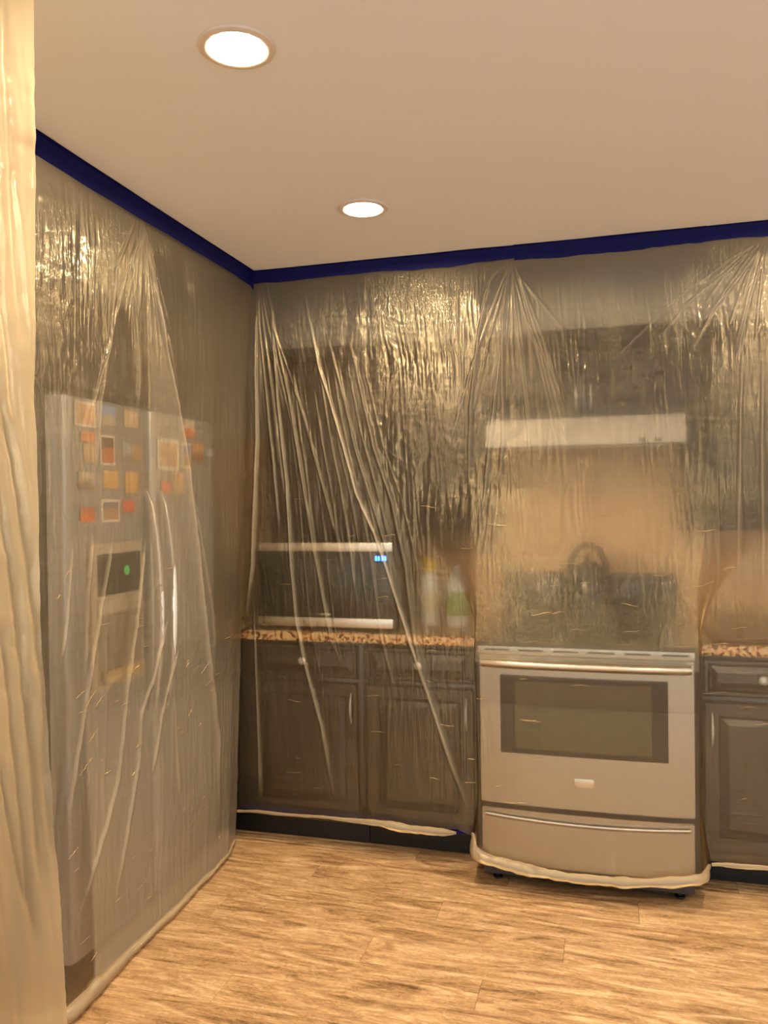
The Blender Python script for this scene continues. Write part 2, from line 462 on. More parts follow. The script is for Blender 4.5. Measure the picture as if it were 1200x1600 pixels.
# ------------------------------------------------------------------ refrigerator
FX = -1.555
t = thing('refrigerator', 'stainless side-by-side refrigerator covered in photos under the plastic', 'refrigerator', (-1.95, 2.55, 0))
bx('body', (-2.33, FX - .065, 2.036, 2.973, .03, 1.765), 'fridge_side', t, .006)
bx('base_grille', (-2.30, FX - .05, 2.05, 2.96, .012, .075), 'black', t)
FD = (2.033, 2.497, 2.505, 2.976)
def fridge_door(name, y0, y1):
    bm = B()
    # rounded front edges seen from above
    poly = [(FX - .06, y0), (FX - .025, y0)]
    poly += [(FX - .025 + .022 * math.sin(a), y0 + .022 - .022 * math.cos(a)) for a in (.4, .8, 1.2, 1.57)]
    poly += [(FX + .004 * math.sin(math.pi * k / 8), y0 + .03 + (y1 - y0 - .06) * k / 8) for k in range(9)]
    poly += [(FX - .025 + .022 * math.sin(a), y1 - .022 + .022 * math.cos(a)) for a in (1.57, 1.2, .8, .4)]
    poly += [(FX - .025, y1), (FX - .06, y1)]
    prism(bm, poly, 'Z', .085, 1.785)
    return obj(name, bm, 'fridge_steel', t, smooth=.5)
d1 = fridge_door('freezer_door', FD[0], FD[1])
d2 = fridge_door('fridge_door', FD[2], FD[3])
def fridge_handle(parent, y):
    n = 18; z0, z1 = .72, 1.50
    pts = [(FX + .003 + .048 * math.sin(math.pi * k / n) ** .55, y, z0 + (z1 - z0) * k / n) for k in range(n + 1)]
    obj('handle', tube(B(), pts, [.012 + .004 * math.sin(math.pi * k / n) for k in range(n + 1)], 12), 'handle_steel', parent, smooth=.9)
fridge_handle(d1, 2.464); fridge_handle(d2, 2.551)
bx('dispenser_surround', (FX + .003, FX + .018, 2.134, 2.418, .871, 1.337), 'disp', d1, .006)
bx('dispenser_display', (FX + .0185, FX + .022, 2.163, 2.394, 1.170, 1.301), 'black_glass', d1, .001)
bx('dispenser_ledge', (FX + .0185, FX + .03, 2.158, 2.399, 1.111, 1.155), 'disp', d1, .004)
bx('dispenser_recess', (FX + .0185, FX + .021, 2.163, 2.394, .891, 1.106), simple('recess_grey', srgb(158, 148, 132), .5), d1, .001)
bx('drip_tray', (FX + .0215, FX + .04, 2.173, 2.384, .896, .935), simple('drip_tray_tan', srgb(222, 196, 150), .5), d1, .004)
obj('indicator', lathe(B(), (FX + .0225, 2.315, 1.242), [(.0005, .0015), (.014, .001), (.016, 0)], 'X', 16), 'green_led', d1)
obj('hinge_cover', box(B(), FX - .06, FX - .01, 2.045, 2.10, 1.7855, 1.80, bev=.004), 'fridge_side', t)
obj('hinge_cover', box(B(), FX - .06, FX - .01, 2.91, 2.965, 1.7855, 1.80, bev=.004), 'fridge_side', t)
for yy in (2.09, 2.92):
    obj('foot', lathe(B(), (-1.72, yy, 0), [(.02, 0), (.02, .006), (.012, .008), (.012, .03)], seg=12), 'black', t)

# pictures and magnets on its doors: y, z, width, height, label, border colour, picture colours (top, bottom)
CREAM = (250, 244, 228)
PH = [
 (2.175, 1.740, .105, .078, 'cream bordered square photo with a pinkish tan picture', CREAM, (212, 176, 140), (204, 168, 136), .008),
 (2.294, 1.748, .080, .065, 'small postcard with a blue sky and pale ground', None, (150, 176, 226), (196, 186, 160), 0),
 (2.424, 1.749, .080, .057, 'plain pale cream card beside the blue sky postcard', None, (226, 200, 160), (222, 196, 158), 0),
 (2.186, 1.671, .068, .030, 'salmon pink strip magnet under the square photo', None, (226, 150, 104), (222, 144, 100), 0),
 (2.195, 1.620, .062, .056, 'beige card below the salmon pink strip', None, (200, 176, 140), (190, 166, 128), 0),
 (2.289, 1.635, .080, .098, 'tall cream bordered photo with dark and orange figures', CREAM, (92, 74, 56), (196, 116, 62), .008),
 (2.397, 1.645, .050, .044, 'pale blue grey square magnet', None, (180, 188, 196), (168, 174, 180), 0),
 (2.453, 1.635, .055, .064, 'light brown card next to the pale blue magnet', None, (190, 158, 120), (180, 150, 114), 0),
 (2.176, 1.532, .080, .054, 'grey photo with a whitish top half', None, (200, 186, 174), (140, 124, 112), 0),
 (2.304, 1.540, .080, .059, 'golden yellow photo with a dark speck at its foot', None, (222, 184, 120), (214, 170, 104), 0),
 (2.421, 1.533, .072, .073, 'taller golden yellow photo near the door handle', None, (226, 186, 116), (220, 176, 108), 0),
 (2.178, 1.426, .072, .046, 'bright orange card low on the freezer door', None, (190, 110, 80), (236, 120, 40), 0),
 (2.301, 1.437, .100, .075, 'cream bordered photo with blue and brown tones', CREAM, (110, 108, 140), (180, 146, 112), .009),
 (2.402, 1.451, .068, .039, 'coral red magnet above the dispenser', None, (226, 104, 66), (214, 96, 60), 0),
 (2.818, 1.750, .085, .065, 'orange picture with a white top edge', None, (236, 214, 184), (226, 120, 44), 0),
 (2.795, 1.644, .066, .099, 'narrow white photo strip with a blue scene', (240, 228, 204), (96, 116, 176), (150, 110, 72), .010),
 (2.888, 1.662, .088, .076, 'amber brown picture beside the narrow photo strip', None, (206, 148, 74), (150, 100, 58), 0),
 (2.979, 1.666, .068, .029, 'tiny pale blue oblong magnet', None, (172, 182, 196), (164, 174, 190), 0),
 (2.665, 1.641, .150, .119, 'large cream bordered drawing with peach tones', CREAM, (214, 176, 128), (206, 164, 122), .016),
 (2.640, 1.520, .060, .043, 'red orange square magnet under the large drawing', None, (232, 116, 66), (224, 108, 60), 0),
 (2.727, 1.537, .085, .085, 'tan card beside the red orange magnet', None, (212, 176, 126), (206, 168, 118), 0),
]
def picture(y, z, wd, ht, label, border, c0, c1, bw):
    y, z, wd, ht, bw = y * .981, 1.448 + (z - 1.448) * .981, wd * .981, ht * .981, bw * .981
    m, nt, N, L = new_mat('picture_print')
    o = N.new('ShaderNodeOutputMaterial'); b = N.new('ShaderNodeBsdfPrincipled'); L.new(b.outputs[0], o.inputs[0])
    tc = N.new('ShaderNodeTexCoord'); sp = N.new('ShaderNodeSeparateXYZ'); L.new(tc.outputs['Object'], sp.inputs[0])
    nz = N.new('ShaderNodeTexNoise'); nz.inputs['Scale'].default_value = 45; L.new(tc.outputs['Object'], nz.inputs['Vector'])
    ad = N.new('ShaderNodeMath'); ad.operation = 'MULTIPLY_ADD'; ad.inputs[1].default_value = .05; L.new(nz.outputs[0], ad.inputs[0]); L.new(sp.outputs[2], ad.inputs[2])
    mr = N.new('ShaderNodeMapRange'); mr.inputs[1].default_value = ht * .5 + .015; mr.inputs[2].default_value = ht * .5 + .03
    L.new(ad.outputs[0], mr.inputs[0])
    mx = N.new('ShaderNodeMix'); mx.data_type = 'RGBA'; mx.inputs[6].default_value = srgb(*[min(252, v_ * 1.1) for v_ in c1]); mx.inputs[7].default_value = srgb(*[min(252, v_ * 1.1) for v_ in c0])
    L.new(mr.outputs[0], mx.inputs[0]); L.new(mx.outputs[2], b.inputs['Base Color']); b.inputs['Roughness'].default_value = .45
    f0 = FX + .0045
    t = thing('fridge_picture', label + ' on the refrigerator', 'picture' if ht > .04 and wd > .06 else 'magnet', (f0, y, z - ht / 2), 'pictures and magnets on the refrigerator doors')
    if border:
        bx('border', (f0, f0 + .0015, y - wd / 2, y + wd / 2, z - ht / 2, z + ht / 2), simple('photo_border', srgb(*border), .5), t, .0003, 1)
        bx('print', (f0 + .0016, f0 + .0024, y - wd / 2 + bw, y + wd / 2 - bw, z - ht / 2 + bw, z + ht / 2 - bw), m, t, .0002, 1)
    else:
        bx('print', (f0, f0 + .0022, y - wd / 2, y + wd / 2, z - ht / 2, z + ht / 2), m, t, .0004, 1)
    PICS.append(t)
PICS = []
for a in PH: picture(*a)

# cabinet above the refrigerator
t = thing('wall_cabinet', 'dark brown wall cabinet above the refrigerator', 'cabinet', (-2.05, 2.55, 1.84), 'dark wall cabinets behind the plastic')
bx('body', (X_WALL + .004, -1.76, 2.06, 3.05, 1.84, 2.17), 'cab', t)
for a0, a1 in ((2.068, 2.55), (2.56, 3.042)):
    door_panel('door', t, a0, a1, 1.85, 2.16, -1.74, facing='X', mat='cab_matte')

# ------------------------------------------------------------------ microwave
mx0, mx1, my, mz0, mz1 = -1.475, -.868, 3.195, .932, 1.288
t = thing('microwave', 'silver microwave with dark glass door and blue clock on the counter', 'microwave', ((mx0 + mx1) / 2, my + .2, .914))
bx('body', (mx0, mx1, my + .03, my + .43, mz0, mz1), 'black', t, .006)
d = bx('door', (mx0 + .002, mx1 - .002, my + .006, my + .029, mz0 + .042, mz1 - .040), 'black_glass', t, .003)
bx('window', (mx0 + .05, mx1 - .14, my + .003, my + .0055, mz0 + .075, mz1 - .075), simple('microwave_mesh_glass', srgb(34, 31, 27), .15), d, .001)
bx('top_trim', (mx0, mx1, my, my + .029, mz1 - .038, mz1), 'steel_bright', t, .004)
bx('bottom_trim', (mx0, mx1, my, my + .029, mz0, mz0 + .040), 'steel_bright', t, .004)
bx('badge', ((mx0 + mx1) / 2 - .03, (mx0 + mx1) / 2 + .03, my + .003, my + .0055, mz0 + .050, mz0 + .057), 'steel', t, .0005)
c = bx('clock_display', (-.95, -.885, my + .002, my + .0055, 1.205, 1.24), 'black_glass', t, .001)
for k, xx in enumerate((-.937, -.925, -.909, -.897)):
    bx('clock_segment', (xx - .004, xx + .004, my + .0005, my + .0015, 1.213, 1.232), 'blue_led', c, .0003, 1)
for xx in (mx0 + .05, mx1 - .05):
    for yy in (my + .07, my + .38):
        obj('foot', lathe(B(), (xx, yy, .914), [(.014, .0), (.014, .019)], seg=12), 'black', t)

# ------------------------------------------------------------------ bottles on the counter
def bottle(x, y, label, prof, cap, mats, group=None):
    t = thing('bottle', label, 'bottle', (x, y, .9145))
    b = obj('body', lathe(B(), (x, y, .9145), prof, seg=28), mats[0], t, smooth=.7)
    obj('cap', lathe(B(), (x, y, .9145), cap, seg=20), mats[1], t, smooth=.7)
    r = max(p[0] for p in prof) + .0008
    obj('label_band', lathe(B(), (x, y, .9145), [(r - .0006, .05), (r, .051), (r, .15), (r - .0006, .151)], seg=28), mats[2], t, smooth=.7)
bottle(-.763, 3.45, 'white bottle with a yellow cap beside the microwave',
       [(.034, 0), (.038, .005), (.038, .19), (.034, .215), (.022, .235)], [(.022, .2355), (.030, .24), (.030, .285), (.024, .295), (.004, .297)], ('white_pl', 'yellow', simple('cream_label', srgb(240, 226, 190), .5)))
bottle(-.640, 3.43, 'green labelled pale bottle close to the range',
       [(.045, 0), (.050, .006), (.050, .19), (.034, .225), (.016, .235)], [(.016, .2355), (.020, .238), (.020, .262), (.014, .268), (.003, .269)], ('white_pl', 'white_pl', 'green_pl'))

# ------------------------------------------------------------------ loose tan sheets on the right counter
for k in range(3):
    bm = B(); nx, ny = 24, 10
    x0 = .352 + .012 * k; y0 = 3.188 + .010 * k; W, H = .42, .30
    g = [[None] * (ny + 1) for _ in range(nx + 1)]
    for i in range(nx + 1):
        for j in range(ny + 1):
            xx = x0 + W * i / nx; yy = y0 + H * j / ny
            lift = .0055 * k + .0015 + .004 * k * (.5 + .5 * math.sin(i * .42 + 1.3 * k)) * math.exp(-j / 2.0)
            lift += (.008 + .028 * k) * (j / ny) ** 1.3          # the sheets bow up towards the wall
            g[i][j] = bm.verts.new((xx, yy + .006 * math.sin(i * .5 + k * 2) * math.exp(-j), .9145 + lift))
    for i in range(nx):
        for j in range(ny): bm.faces.new((g[i][j], g[i + 1][j], g[i + 1][j + 1], g[i][j + 1]))
    bmesh.ops.solidify(bm, geom=bm.faces[:], thickness=.0012)
    o = obj('paper_sheet', bm, 'paper', None, smooth=1.0)
    tag(o, ['curled tan paper sheet flat on the granite, lowest of its pile', 'curled tan paper sheet between two others in the pile on the granite', 'curled tan paper sheet on top of the pile on the granite'][k], 'paper sheet', 'tan sheets on the counter')

# ------------------------------------------------------------------ range
rx0, rx1 = -.484, .278
t = thing('range', 'stainless electric range with black glass cooktop and oven window', 'stove', ((rx0 + rx1) / 2, 3.4, 0))
bx('body', (rx0 + .002, rx1 - .002, 3.06, 3.79, .03, .895), 'fridge_side', t, .004)
bx('cooktop', (rx0 - .004, rx1 + .004, 2.985, 3.72, .9155, .928), 'black_glass', t, .005, 3)
tr = bx('front_trim', (rx0, rx1, 2.995, 3.06, .880, .915), 'steel', t, .006, 3)
for k in range(6):
    xx = rx0 + .07 + k * .125
    bx('vent_slot', (xx - .045, xx + .045, 2.9935, 2.9965, .897, .903), 'black', tr, .001, 1)
for (xx, yy, r) in ((-.29, 3.17, .10), (.09, 3.17, .085), (-.29, 3.50, .075), (.09, 3.50, .10)):
    obj('burner_ring', lathe(B(), (xx, yy, .9281), [(r - .006, 0), (r - .006, .0006), (r, .0006), (r, 0)], seg=40), simple('burner_grey', srgb(70, 68, 66), .3), t)
bg = bx('backguard', (rx0 + .004, rx1 - .004, 3.715, 3.79, .929, 1.125), 'black', t, .012, 3)
bx('control_glass', (rx0 + .03, rx1 - .03, 3.711, 3.7145, .975, 1.095), 'black_glass', bg, .002)
for xx in (-.40, -.31, .10, .19):
    obj('dial', lathe(B(), (xx, 3.7105, 1.035), [(.024, 0), (.023, -.016), (.018, -.02), (.003, -.0205)], 'Y', 20), 'black', bg, smooth=.7)
# oven door, gently bowed
def bowed(x0, x1, yf, bow, z0, z1, yb, n=14):
    poly = [(x0, yb)] + [(x0 + (x1 - x0) * k / n, yf + bow * ((2 * k / n - 1) ** 2)) for k in range(n + 1)] + [(x1, yb)]
    return prism(B(), poly, 'Z', z0, z1)
bm = bowed(rx0 + .002, rx1 - .002, 3.002, .014, .322, .878, 3.059)
bmesh.ops.bevel(bm, geom=bm.edges[:], offset=.003, segments=2, affect='EDGES')
d = obj('oven_door', bm, 'steel', t, smooth=.5)
win = obj('window_frame', bowed(-.405, .188, 2.9995, .008, .515, .805, 3.006), 'black_glass', d, smooth=.5)
obj('window_pane', bowed(-.350, .132, 2.9975, .005, .535, .785, 3.003), 'oven_pane', win, smooth=.5)
n = 20
hp = [(rx0 + .016 + (rx1 - rx0 - .032) * k / n, 2.968 + .022 * (2 * k / n - 1) ** 4, .853) for k in range(n + 1)]
h = obj('handle', tube(B(), hp, .018, 14), 'steel_bright', d, smooth=.9)
for xx in (rx0 + .045, rx1 - .045):
    bx('handle_post', (xx - .012, xx + .012, 2.98, 3.012, .843, .863), 'steel', h, .003)
bx('badge', (-.138, -.068, 2.9985, 3.004, .402, .438), 'steel_bright', d, .001)
bm = bowed(rx0 + .004, rx1 - .004, 3.006, .016, .098, .300, 3.059)
bmesh.ops.bevel(bm, geom=bm.edges[:], offset=.004, segments=2, affect='EDGES')
d = obj('drawer', bm, 'steel', t, smooth=.5)
hp = [(rx0 + .02 + (rx1 - rx0 - .04) * k / n, 3.004 + .014 * (2 * k / n - 1) ** 2, .278 - .012 * (1 - (2 * k / n - 1) ** 2)) for k in range(n + 1)]
obj('drawer_lip', tube(B(), hp, .010, 10), 'steel_bright', d, smooth=.9)
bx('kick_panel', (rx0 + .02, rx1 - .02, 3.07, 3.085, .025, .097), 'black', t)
for xx in (rx0 + .05, rx1 - .05):
    for yy in (3.10, 3.72):
        obj('foot', lathe(B(), (xx, yy, 0), [(.018, 0), (.018, .008), (.01, .010), (.01, .03)], seg=12), 'black', t)

# dark kettle on the back burner
kx, ky, kz = -.095, 3.50, .9288
t = thing('kettle', 'dark kettle with arched handle on the black cooktop', 'kettle', (kx, ky, kz))
obj('body', lathe(B(), (kx, ky, kz), [(.085, 0), (.098, .012), (.101, .08), (.096, .18), (.078, .235), (.040, .252)], seg=32), 'black', t, smooth=.7)
obj('lid', lathe(B(), (kx, ky, kz), [(.040, .2522), (.036, .262), (.012, .268), (.010, .274), (.016, .280), (.012, .288), (.003, .290)], seg=24), 'black', t, smooth=.8)
obj('spout', tube(B(), [(kx + .085, ky, kz + .125), (kx + .115, ky, kz + .165), (kx + .130, ky, kz + .195)], [.022, .015, .011], 12), 'black', t, smooth=.9)
obj('handle', tube(B(), [(kx - .075 * math.cos(a), ky, kz + .22 + .115 * math.sin(a)) for a in [math.pi * k / 14 for k in range(15)]], .014, 10), 'black', t, smooth=.9)

# range hood
t = thing('range_hood', 'pale slim range hood under the short wall cabinet', 'range hood', (-.105, 3.55, 1.66))
bm = prism(B(), [(3.30, 1.672), (3.30, 1.700), (3.345, 1.786), (Y_WALL - .005, 1.786), (Y_WALL - .005, 1.672)], 'X', -.492, .282)
bmesh.ops.bevel(bm, geom=bm.edges[:], offset=.003, segments=2, affect='EDGES')
obj('shell', bm, 'white_enamel', t, smooth=.5)
bx('filter', (-.42, .21, 3.36, 3.70, 1.664, 1.6715), 'steel', t, .002)
for xx in (.12, .18):
    bx('switch', (xx - .012, xx + .012, 3.294, 3.2995, 1.679, 1.692), 'black', t, .001)

# ------------------------------------------------------------------ plastic film
def vnoise(a, z, fa, fz, seed):
    """smooth value noise on two arrays"""
    r = np.random.default_rng(seed)
    G = r.uniform(-1, 1, (256, 256))
    u, v = a * fa + 50, z * fz + 50
    i, j = np.floor(u).astype(int), np.floor(v).astype(int)
    fu, fv = u - i, v - j
    fu = fu * fu * (3 - 2 * fu); fv = fv * fv * (3 - 2 * fv)
    g = lambda p, q: G[p % 256, q % 256]
    return (g(i, j) * (1 - fu) + g(i + 1, j) * fu) * (1 - fv) + (g(i, j + 1) * (1 - fu) + g(i + 1, j + 1) * fu) * fv
def smooth01(x): x = np.clip(x, 0, 1); return x * x * (3 - 2 * x)
def folds(A, Z, lines):
    """ridges that run down the sheet; returns height and doubled-film weight"""
    H = np.zeros_like(A); LW = np.zeros_like(A)
    for pts, wd, ht, lay in lines:
        zs = np.array([p[1] for p in pts])[::-1]; xs = np.array([p[0] for p in pts])[::-1]
        af = np.interp(Z, zs, xs)
        z0, z1 = zs[0], zs[-1]
        env = smooth01((Z - z0) / max(.05, .18 * (z1 - z0)) + .0) * smooth01((z1 - Z) / max(.04, .18 * (z1 - z0)) + .25)
        env = np.where((Z < z0 - .0) | (Z > z1 + .02), 0, env)
        wd, ht = wd * .62, ht * .62
        wv = wd * (.55 + .45 * smooth01((z1 - Z) / max(.2, z1 - z0)))
        d = (A - af) + .0012 * vnoise(A, Z, 2, 9, int(1000 * abs(pts[0][0])) + 3)
        k = np.where(d > 0, 1.0, 2.2)          # one flank steeper: the pleat lies over
        e = np.exp(-(d * k / wv) ** 2) * env
        H += ht * e; LW = np.maximum(LW, lay * np.exp(-(d * 1.25 * k / wv) ** 2) * env)
    return H, LW
def fan(anchor, n, spread, lo, hi, seed, lean=0.0):
    """short pleats that radiate from a taped point"""
    q = random.Random(seed); out = []
    for k in range(n):
        t_ = math.tan(lean + spread * (2 * (k + q.random()) / n - 1)); ln_ = q.uniform(lo, hi)
        a1 = anchor[0] + .03 * t_; z1 = anchor[1] - .02
        out.append(([(a1, z1), (a1 + t_ * ln_ * .5 * .9, z1 - ln_ * .5), (a1 + t_ * ln_ * .8, z1 - ln_)], q.uniform(.008, .014), q.uniform(.004, .008), q.uniform(.05, .3)))
    return out
def between(la, lb, us, seed):
    """pleats that lie between two others"""
    q = random.Random(seed); out = []
    for u in us:
        z1, z0 = min(la[0][1], lb[0][1]) - q.uniform(0, .25), q.uniform(.55, 1.25)
        zs = np.linspace(z1, z0, 9)
        f = lambda l: np.interp(zs, [p[1] for p in l][::-1], [p[0] for p in l][::-1])
        out.append(([(float(x), float(z)) for x, z in zip(f(la) * (1 - u) + f(lb) * u, zs)], q.uniform(.007, .013), q.uniform(.003, .007), q.uniform(.0, .25)))
    return out
def crinkles(A, Z, seed):
    """sharp little creases: long vertical pleats, short cross wrinkles and a crumpled field"""
    wa, wz = .012 * vnoise(A, Z, 7, 5, seed + 50), .03 * vnoise(A, Z, 9, 5, seed + 60)
    def rdg(fa, fz, k, ang=0.0):
        ca, sa = math.cos(ang), math.sin(ang)
        a_, z_ = A + wa, Z + wz
        return 1 - 2 * np.abs(vnoise(a_ * ca - z_ * sa, a_ * sa + z_ * ca, fa, fz, seed + k))
    patch = smooth01(vnoise(A, Z, 3.1, 2.3, seed + 90) * 1.2 + .55)
    patch2 = smooth01(vnoise(A, Z, 2.3, 3.7, seed + 91) * 1.4 + .35)
    c = .0013 * rdg(36, 3.0, 0, .06) * (.35 + .65 * patch) + .0010 * rdg(58, 5, 1, -.08)
    c += .0010 * rdg(24, 26, 2, .6) * patch2 + .0005 * rdg(44, 46, 3, -.5) * patch
    c += .0006 * rdg(3, 40, 4, .05) * patch2
    return c
def film_obj(name, P, LW, mat, parent):
    """P: (n,m,3) array of world points"""
    n, m = P.shape[:2]
    idx = np.arange(n * m).reshape(n, m)
    q = np.stack([idx[:-1, :-1], idx[1:, :-1], idx[1:, 1:], idx[:-1, 1:]], -1).reshape(-1, 4)
    me = bpy.data.meshes.new(name)
    c = P.reshape(-1, 3).mean(0); c[2] = P[..., 2].min()
    me.vertices.add(n * m); me.vertices.foreach_set('co', (P - c).astype(np.float32).ravel())
    me.loops.add(q.size); me.loops.foreach_set('vertex_index', q.astype(np.int32).ravel())
    me.polygons.add(len(q)); me.polygons.foreach_set('loop_start', np.arange(0, q.size, 4, dtype=np.int32))
    me.update(calc_edges=True)
    me.polygons.foreach_set('use_smooth', np.ones(len(q), bool))
    at = me.attributes.new('layers', 'FLOAT', 'POINT'); at.data.foreach_set('value', LW.astype(np.float32).ravel())
    me.materials.append(MAT[mat])
    o = bpy.data.objects.new(name, me)
    return link(o, parent, Vector(c))

BACK = [
 ([(-1.217, 2.3), (-1.159, 2.011), (-1.083, 1.774), (-1.01, 1.495), (-0.935, 1.329), (-0.88, 1.167), (-0.79, 0.872), (-0.701, 0.615), (-0.613, 0.35), (-0.538, 0.16)], .020, .014, 1.0),
 ([(-1.431, 2.38), (-1.429, 2.263), (-1.397, 1.881), (-1.372, 1.615), (-1.354, 1.284)], .011, .010, .35),
 ([(-1.398, 2.38), (-1.368, 2.258), (-1.347, 1.879), (-1.318, 1.549), (-1.303, 1.179), (-1.286, 0.96), (-1.257, 0.799), (-1.181, 0.52), (-1.118, 0.15)], .018, .014, .5),
 ([(-1.37, 2.285), (-1.344, 2.116), (-1.3, 1.915), (-1.263, 1.687), (-1.219, 1.378), (-1.185, 1.18), (-1.133, 0.884), (-1.065, 0.727)], .016, .012, .3),
 ([(-1.279, 1.989), (-1.222, 1.761), (-1.146, 1.497), (-1.085, 1.258)], .012, .008, .15),
 ([(-1.128, 2.16), (-1.08, 1.988), (-1.007, 1.679), (-0.952, 1.494), (-0.897, 1.31), (-0.828, 0.998)], .018, .010, .2),
 ([(-1.031, 2.127), (-1.002, 2.02), (-0.93, 1.677), (-0.857, 1.448), (-0.805, 1.183), (-0.776, 0.896), (-0.688, 0.564)], .026, .012, .2),
 ([(-0.59, 1.157), (-0.574, 0.987), (-0.573, 0.648), (-0.572, 0.264)], .010, .008, .25),
 ([(-1.481, 0.97), (-1.468, 0.406), (-1.466, 0.167)], .016, .012, .35),
 ([(-0.373, 2.376), (-0.423, 1.936), (-0.447, 1.762), (-0.484, 1.411)], .016, .010, .2),
 ([(-0.368, 2.375), (-0.4, 2.184), (-0.405, 1.723), (-0.415, 1.51)], .014, .010, .2),
 ([(-0.36, 2.375), (-0.354, 2.28), (-0.306, 1.719), (-0.296, 1.558)], .014, .010, .2),
 ([(-0.358, 2.374), (-0.331, 2.322), (-0.24, 2.196), (-0.157, 2.087)], .014, .009, .15),
 ([(-0.363, 2.375), (-0.309, 2.152), (-0.254, 2.025), (-0.192, 1.715)], .014, .009, .15),
 ([(-0.385, 2.377), (-0.448, 2.313), (-0.493, 2.116), (-0.53, 1.816), (-0.541, 1.513)], .018, .010, .15),
 ([(0.541, 2.382), (0.401, 2.308), (0.248, 2.271)], .014, .007, .1),
 ([(0.54, 2.377), (0.423, 2.283), (0.224, 2.124)], .016, .009, .15),
 ([(0.545, 2.377), (0.444, 2.235), (0.335, 2.104)], .016, .009, .15),
 ([(0.547, 2.377), (0.497, 2.207), (0.442, 1.958)], .016, .009, .15),
 ([(0.459, 1.957), (0.45, 1.633), (0.439, 1.099)], .022, .010, .25),
 ([(0.527, 1.952), (0.523, 1.516), (0.526, 1.078)], .022, .010, .25),
 ([(0.374, 1.636), (0.375, 1.168), (0.364, 0.934)], .012, .006, .1),
]
LEFT = [
 ([(2.336, 2.372), (2.36, 2.278), (2.462, 2.001), (2.557, 1.781), (2.632, 1.586), (2.721, 1.254), (2.814, 0.819), (2.879, 0.539), (2.887, 0.27), (2.887, 0.105)], .034, .020, .55),
 ([(2.31, 2.367), (2.27, 2.217), (2.305, 1.937), (2.307, 1.744)], .024, .012, .2),
 ([(2.292, 2.361), (2.183, 2.193), (2.14, 1.928), (2.104, 1.768), (2.084, 1.512)], .022, .010, .2),
 ([(2.344, 2.374), (2.42, 2.231), (2.505, 2.054)], .016, .008, .1),
 ([(2.344, 2.374), (2.389, 2.244), (2.436, 2.084), (2.452, 1.956)], .016, .008, .1),
 ([(2.36, 1.357), (2.298, 1.068), (2.242, 0.862), (2.185, 0.595), (2.122, 0.479), (2.021, 0.334), (1.917, 0.225)], .022, .014, .5),
 ([(2.17, 1.365), (2.095, 1.098), (2.037, 0.909), (1.979, 0.729), (1.934, 0.552)], .020, .012, .4),
 ([(2.071, 1.369), (2.044, 1.172), (2.032, 0.966)], .018, .009, .3),
 ([(1.976, 1.354), (1.941, 1.121), (1.908, 1.001)], .016, .008, .3),
 ([(2.505, 1.078), (2.4, 0.865), (2.327, 0.769), (2.311, 0.616), (2.24, 0.413), (2.161, 0.199)], .024, .013, .4),
 ([(2.58, 0.946), (2.453, 0.737), (2.39, 0.526)], .020, .010, .3),
 ([(2.543, 0.755), (2.576, 0.399)], .018, .009, .25),
 ([(2.658, 1.521), (2.739, 1.342), (2.836, 1.034), (2.866, 0.808)], .022, .011, .3),
]

BACK.append(([(-1.437, 2.38), (-1.449, 1.70), (-1.482, 1.19), (-1.525, .93)], .018, .016, .5))
BACK += fan((-.36, 2.392), 11, .42, .3, .8, 1) + fan((.545, 2.392), 9, .5, .18, .42, 2, -.6) + fan((-1.43, 2.385), 7, .22, .5, 1.2, 3, .16)
BACK += between(BACK[2][0], BACK[6][0], [.12, .22, .33, .45, .55, .63, .72, .8, .9, 1.1], 4)
LEFT += fan((2.34, 2.385), 12, .5, .3, .8, 5, -.02)
# --- sheet over the counter wall and the range
XR = 1.18
def back_left_edge(z): return np.interp(z, [0, .5, 1.0, 2.44], [-1.575, -1.57, -1.555, XL + .002])
def back_surface(A, Z):
    Y = np.interp(Z, [0, .90, 1.9, 3], [3.172, 3.170, 3.158, 3.158])
    Y = Y + .010 * smooth01((Z - 2.2) / .24)
    # push-out over the range
    spread = .026 + .40 * smooth01((Z - .93) / .75) + .035 * smooth01((.30 - Z) / .25)
    L_ = smooth01((A - (rx0 - .010 - spread)) / spread)
    R_ = smooth01(((rx1 + .012 + spread) - A) / spread)
    out = np.interp(Z, [.02, .08, .25, .34, .70, .80, .853, .90, .935, 1.05, 1.25, 1.5, 1.75], [2.990, 2.986, 2.985, 2.985, 2.984, 2.958, 2.944, 2.958, 2.968, 3.010, 3.075, 3.13, 3.158])
    bow = .018 * ((A + .103) / .39) ** 2
    return Y + (np.minimum(out + np.clip(bow, 0, .03), Y) - Y) * L_ * R_
def hem_back(a):
    """height of the lower edge along the sheet"""
    base = np.interp(a, [-1.6, -1.48, -1.19, -.90, -.80, -.63, -.535], [.132, .137, .140, .140, .126, .130, .138])
    rng_ = np.interp(a, [-.535, -.51, -.48, -.42, -.30, -.14, .09, .215, .27, .30, .335], [.138, .128, .120, .110, .092, .085, .093, .106, .118, .118, .114])
    out = np.interp(a, [.335, .6, 1.2], [.114, .112, .118])
    return np.where(a < -.535, base, np.where(a < .335, rng_, out))
na, nz = 880, 470
s = np.linspace(0, 1, na)[:, None]; v = np.linspace(0, 1, nz)[None, :]
